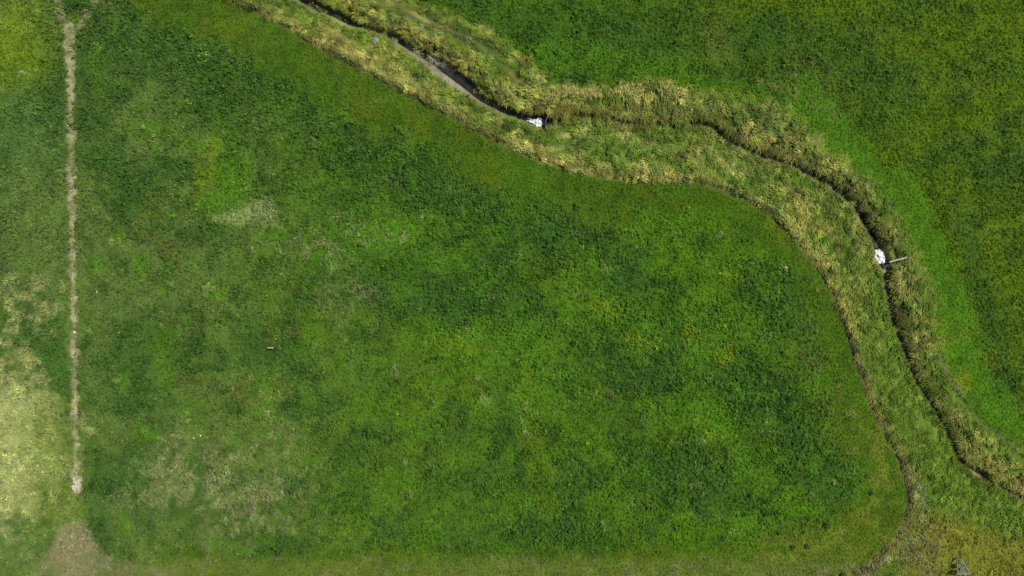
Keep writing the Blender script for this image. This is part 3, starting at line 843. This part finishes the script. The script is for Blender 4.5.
stone("stone", 200, 436, .17, M_stone_white, "larger white stone of the close pair in the lower left field", group="small white stones")
stone("boulder", 375.5, 41, .62, M_stone_grey, "rounded grey boulder on the near stream bank", "boulder", z=-.05)
stone("stone", 753, 149, .20, M_stone_red, "reddish stone in the dry stream bed, left of two", group="reddish stones", seed=3)
stone("stone", 767, 155, .22, M_stone_red, "reddish stone in the dry stream bed, right of two", group="reddish stones", seed=5)

# plants one can pick out
def plant(name, px, py, label, cat, c, r, n=70, h=.6, group=None, blade=False, fan=None):
    x_, y_ = W(px, py)
    e = empty(name, x_, y_)
    nn = n
    rr = r*np.sqrt(rng.uniform(0, 1, nn)); th = rng.uniform(0, 2*np.pi, nn)
    bx = x_ + rr*np.cos(th)*.6; by = y_ + rr*np.sin(th)*.6
    cc = np.tile(np.array(c), (nn, 1))*rng.uniform(.7, 1.35, (nn, 1))
    if fan is not None:
        bx = x_ + rng.normal(0, r*.75, nn); by = y_ + rng.normal(0, r*.38, nn)
        cc = cc*np.where(rng.uniform(0, 1, (nn, 1)) < .35, np.array([.55,.75,.6]), 1.0)
        v_, k_ = reeds(bx, by, h*rng.uniform(.5, 1.1, nn), fan + (bx-x_)*-.35 + rng.normal(0, .25, nn), cc, 6, spread=.12, w=.05, angj=.2, lodge=(.5,1.0))
    elif blade:
        v_, k_ = reeds(bx, by, np.full(nn, h), th, cc, 6, spread=.08, w=.05, angj=.4, lodge=(.4,1.0))
    else:
        v_, k_ = leaf_tris(bx, by, 6, np.full(nn, h*.5)*rng.uniform(.6,1.2,nn), np.full(nn, h*.22), .55, .4, cc, .18, lift=0)
        up = np.repeat(h*(1-(rr/r)**2)*rng.uniform(.2, 1, nn), 18)
        v_[:, 2] += up
    v_ = v_ - np.array(e.location)
    f = np.arange(len(v_), dtype=np.int32).reshape(-1, 3)
    me = raw_mesh("foliage", v_, f, M_leaf if not blade else M_reed); tint(me, k_, 'FACE')
    link("foliage", me, e)
    vs, fs = [], []
    for k in range(5):
        a = k*1.26 + .3
        b = len(vs)
        for j in range(3):
            aa = a + j*2.1
            vs.append((.03*math.cos(aa), .03*math.sin(aa), -.05)); 
        vs.append((.4*r*math.cos(a), .4*r*math.sin(a), h*.7))
        for j in range(3): fs.append((b+j, b+(j+1)%3, b+3))
    mesh_obj("stem", vs, fs, M_wood_brown, e)
    return tag(e, label, cat, group)
G = "dark tussocks on the mown corner"
DT = (.060,.118,.020)
plant("tussock", 826.5, 525, "largest dark green tussock on the mown lower right corner", "tussock", DT, .75, 70, .5, G)
plant("tussock", 806.5, 546, "dark tussock low on the mown corner, right one of a close pair", "tussock", DT, .55, 44, .4, G)
plant("tussock", 792.5, 547, "dark tussock low on the mown corner, left one of a close pair", "tussock", DT, .55, 44, .38, G)
plant("tussock", 871, 493, "dark tussock alone near the reed edge on the right of the mown corner", "tussock", DT, .55, 44, .38, G)
plant("tussock", 779, 533, "small dark tussock at the rough edge of the mown corner", "tussock", DT, .32, 30, .45, G)
plant("dock_plant", 768, 112, "rust brown dock plants at the top of the reeds", "dock", (.17,.130,.028), 1.3, 46, .8)
plant("dry_plant", 957, 536, "thin orange dry plant above the grey timber trestle", "plant", (.24,.15,.03), .35, 10, .55, blade=True, fan=2.2)
plant("flowering_plant", 833.5, 482, "small pale flowering plant at the edge of the mown corner", "plant", (.26,.29,.10), .40, 24, .5)
# fans of golden reed that stand out from the bank
GR = "golden reed clumps on the far bank"
for k, (px_, py_, lab, r_) in enumerate([
    (551, 101, "golden reed clump right above the upper weir", .8),
    (589, 97, "golden reed clump on the far bank, third from the upper weir", .8),
    (572, 95, "golden reed clump on the far bank, second from the upper weir", .7),
    (626, 94, "broad straw gold reed fan in the middle of the far bank", 1.2),
    (672, 97, "tall golden reed clump at the right part of the far bank", 1.1),
    (697, 108, "golden reed clump where the dry bed bends down", .9)]):
    plant("reed_clump", px_, py_, lab, "reed clump", (.36,.31,.10), r_*1.25, 80, 1.3, GR, blade=True, fan=1.75 - .2*k)

# the bleached heap that ends the dry strip
x, y = W(76, 485)
hp = empty("straw_heap", x, y)
tag(hp, "whitish heap of bleached stalks at the lower end of the dry strip", "straw heap")
nn = 100
bx = x + rng.uniform(-.62, .62, nn); by = y + rng.normal(0, .50, nn)
cc = np.tile(np.array((.46,.43,.35)), (nn, 1))*rng.uniform(.6, 1.25, (nn, 1))
v_, k_ = reeds(bx, by, rng.uniform(.5, 1.0, nn), np.where(rng.uniform(0,1,nn) > .5, 1.57, -1.57) + rng.normal(0,.25,nn), cc, 2, spread=.05, w=.07, lodge=(.8, 1.0))
v_[:, 2] = (v_[:, 2] - hp.location.z)*.28
v_[:, :2] -= np.array(hp.location)[:2]
me = raw_mesh("stalks", v_, np.arange(len(v_), dtype=np.int32).reshape(-1, 3), M_straw); tint(me, k_, 'FACE')
link("stalks", me, hp)
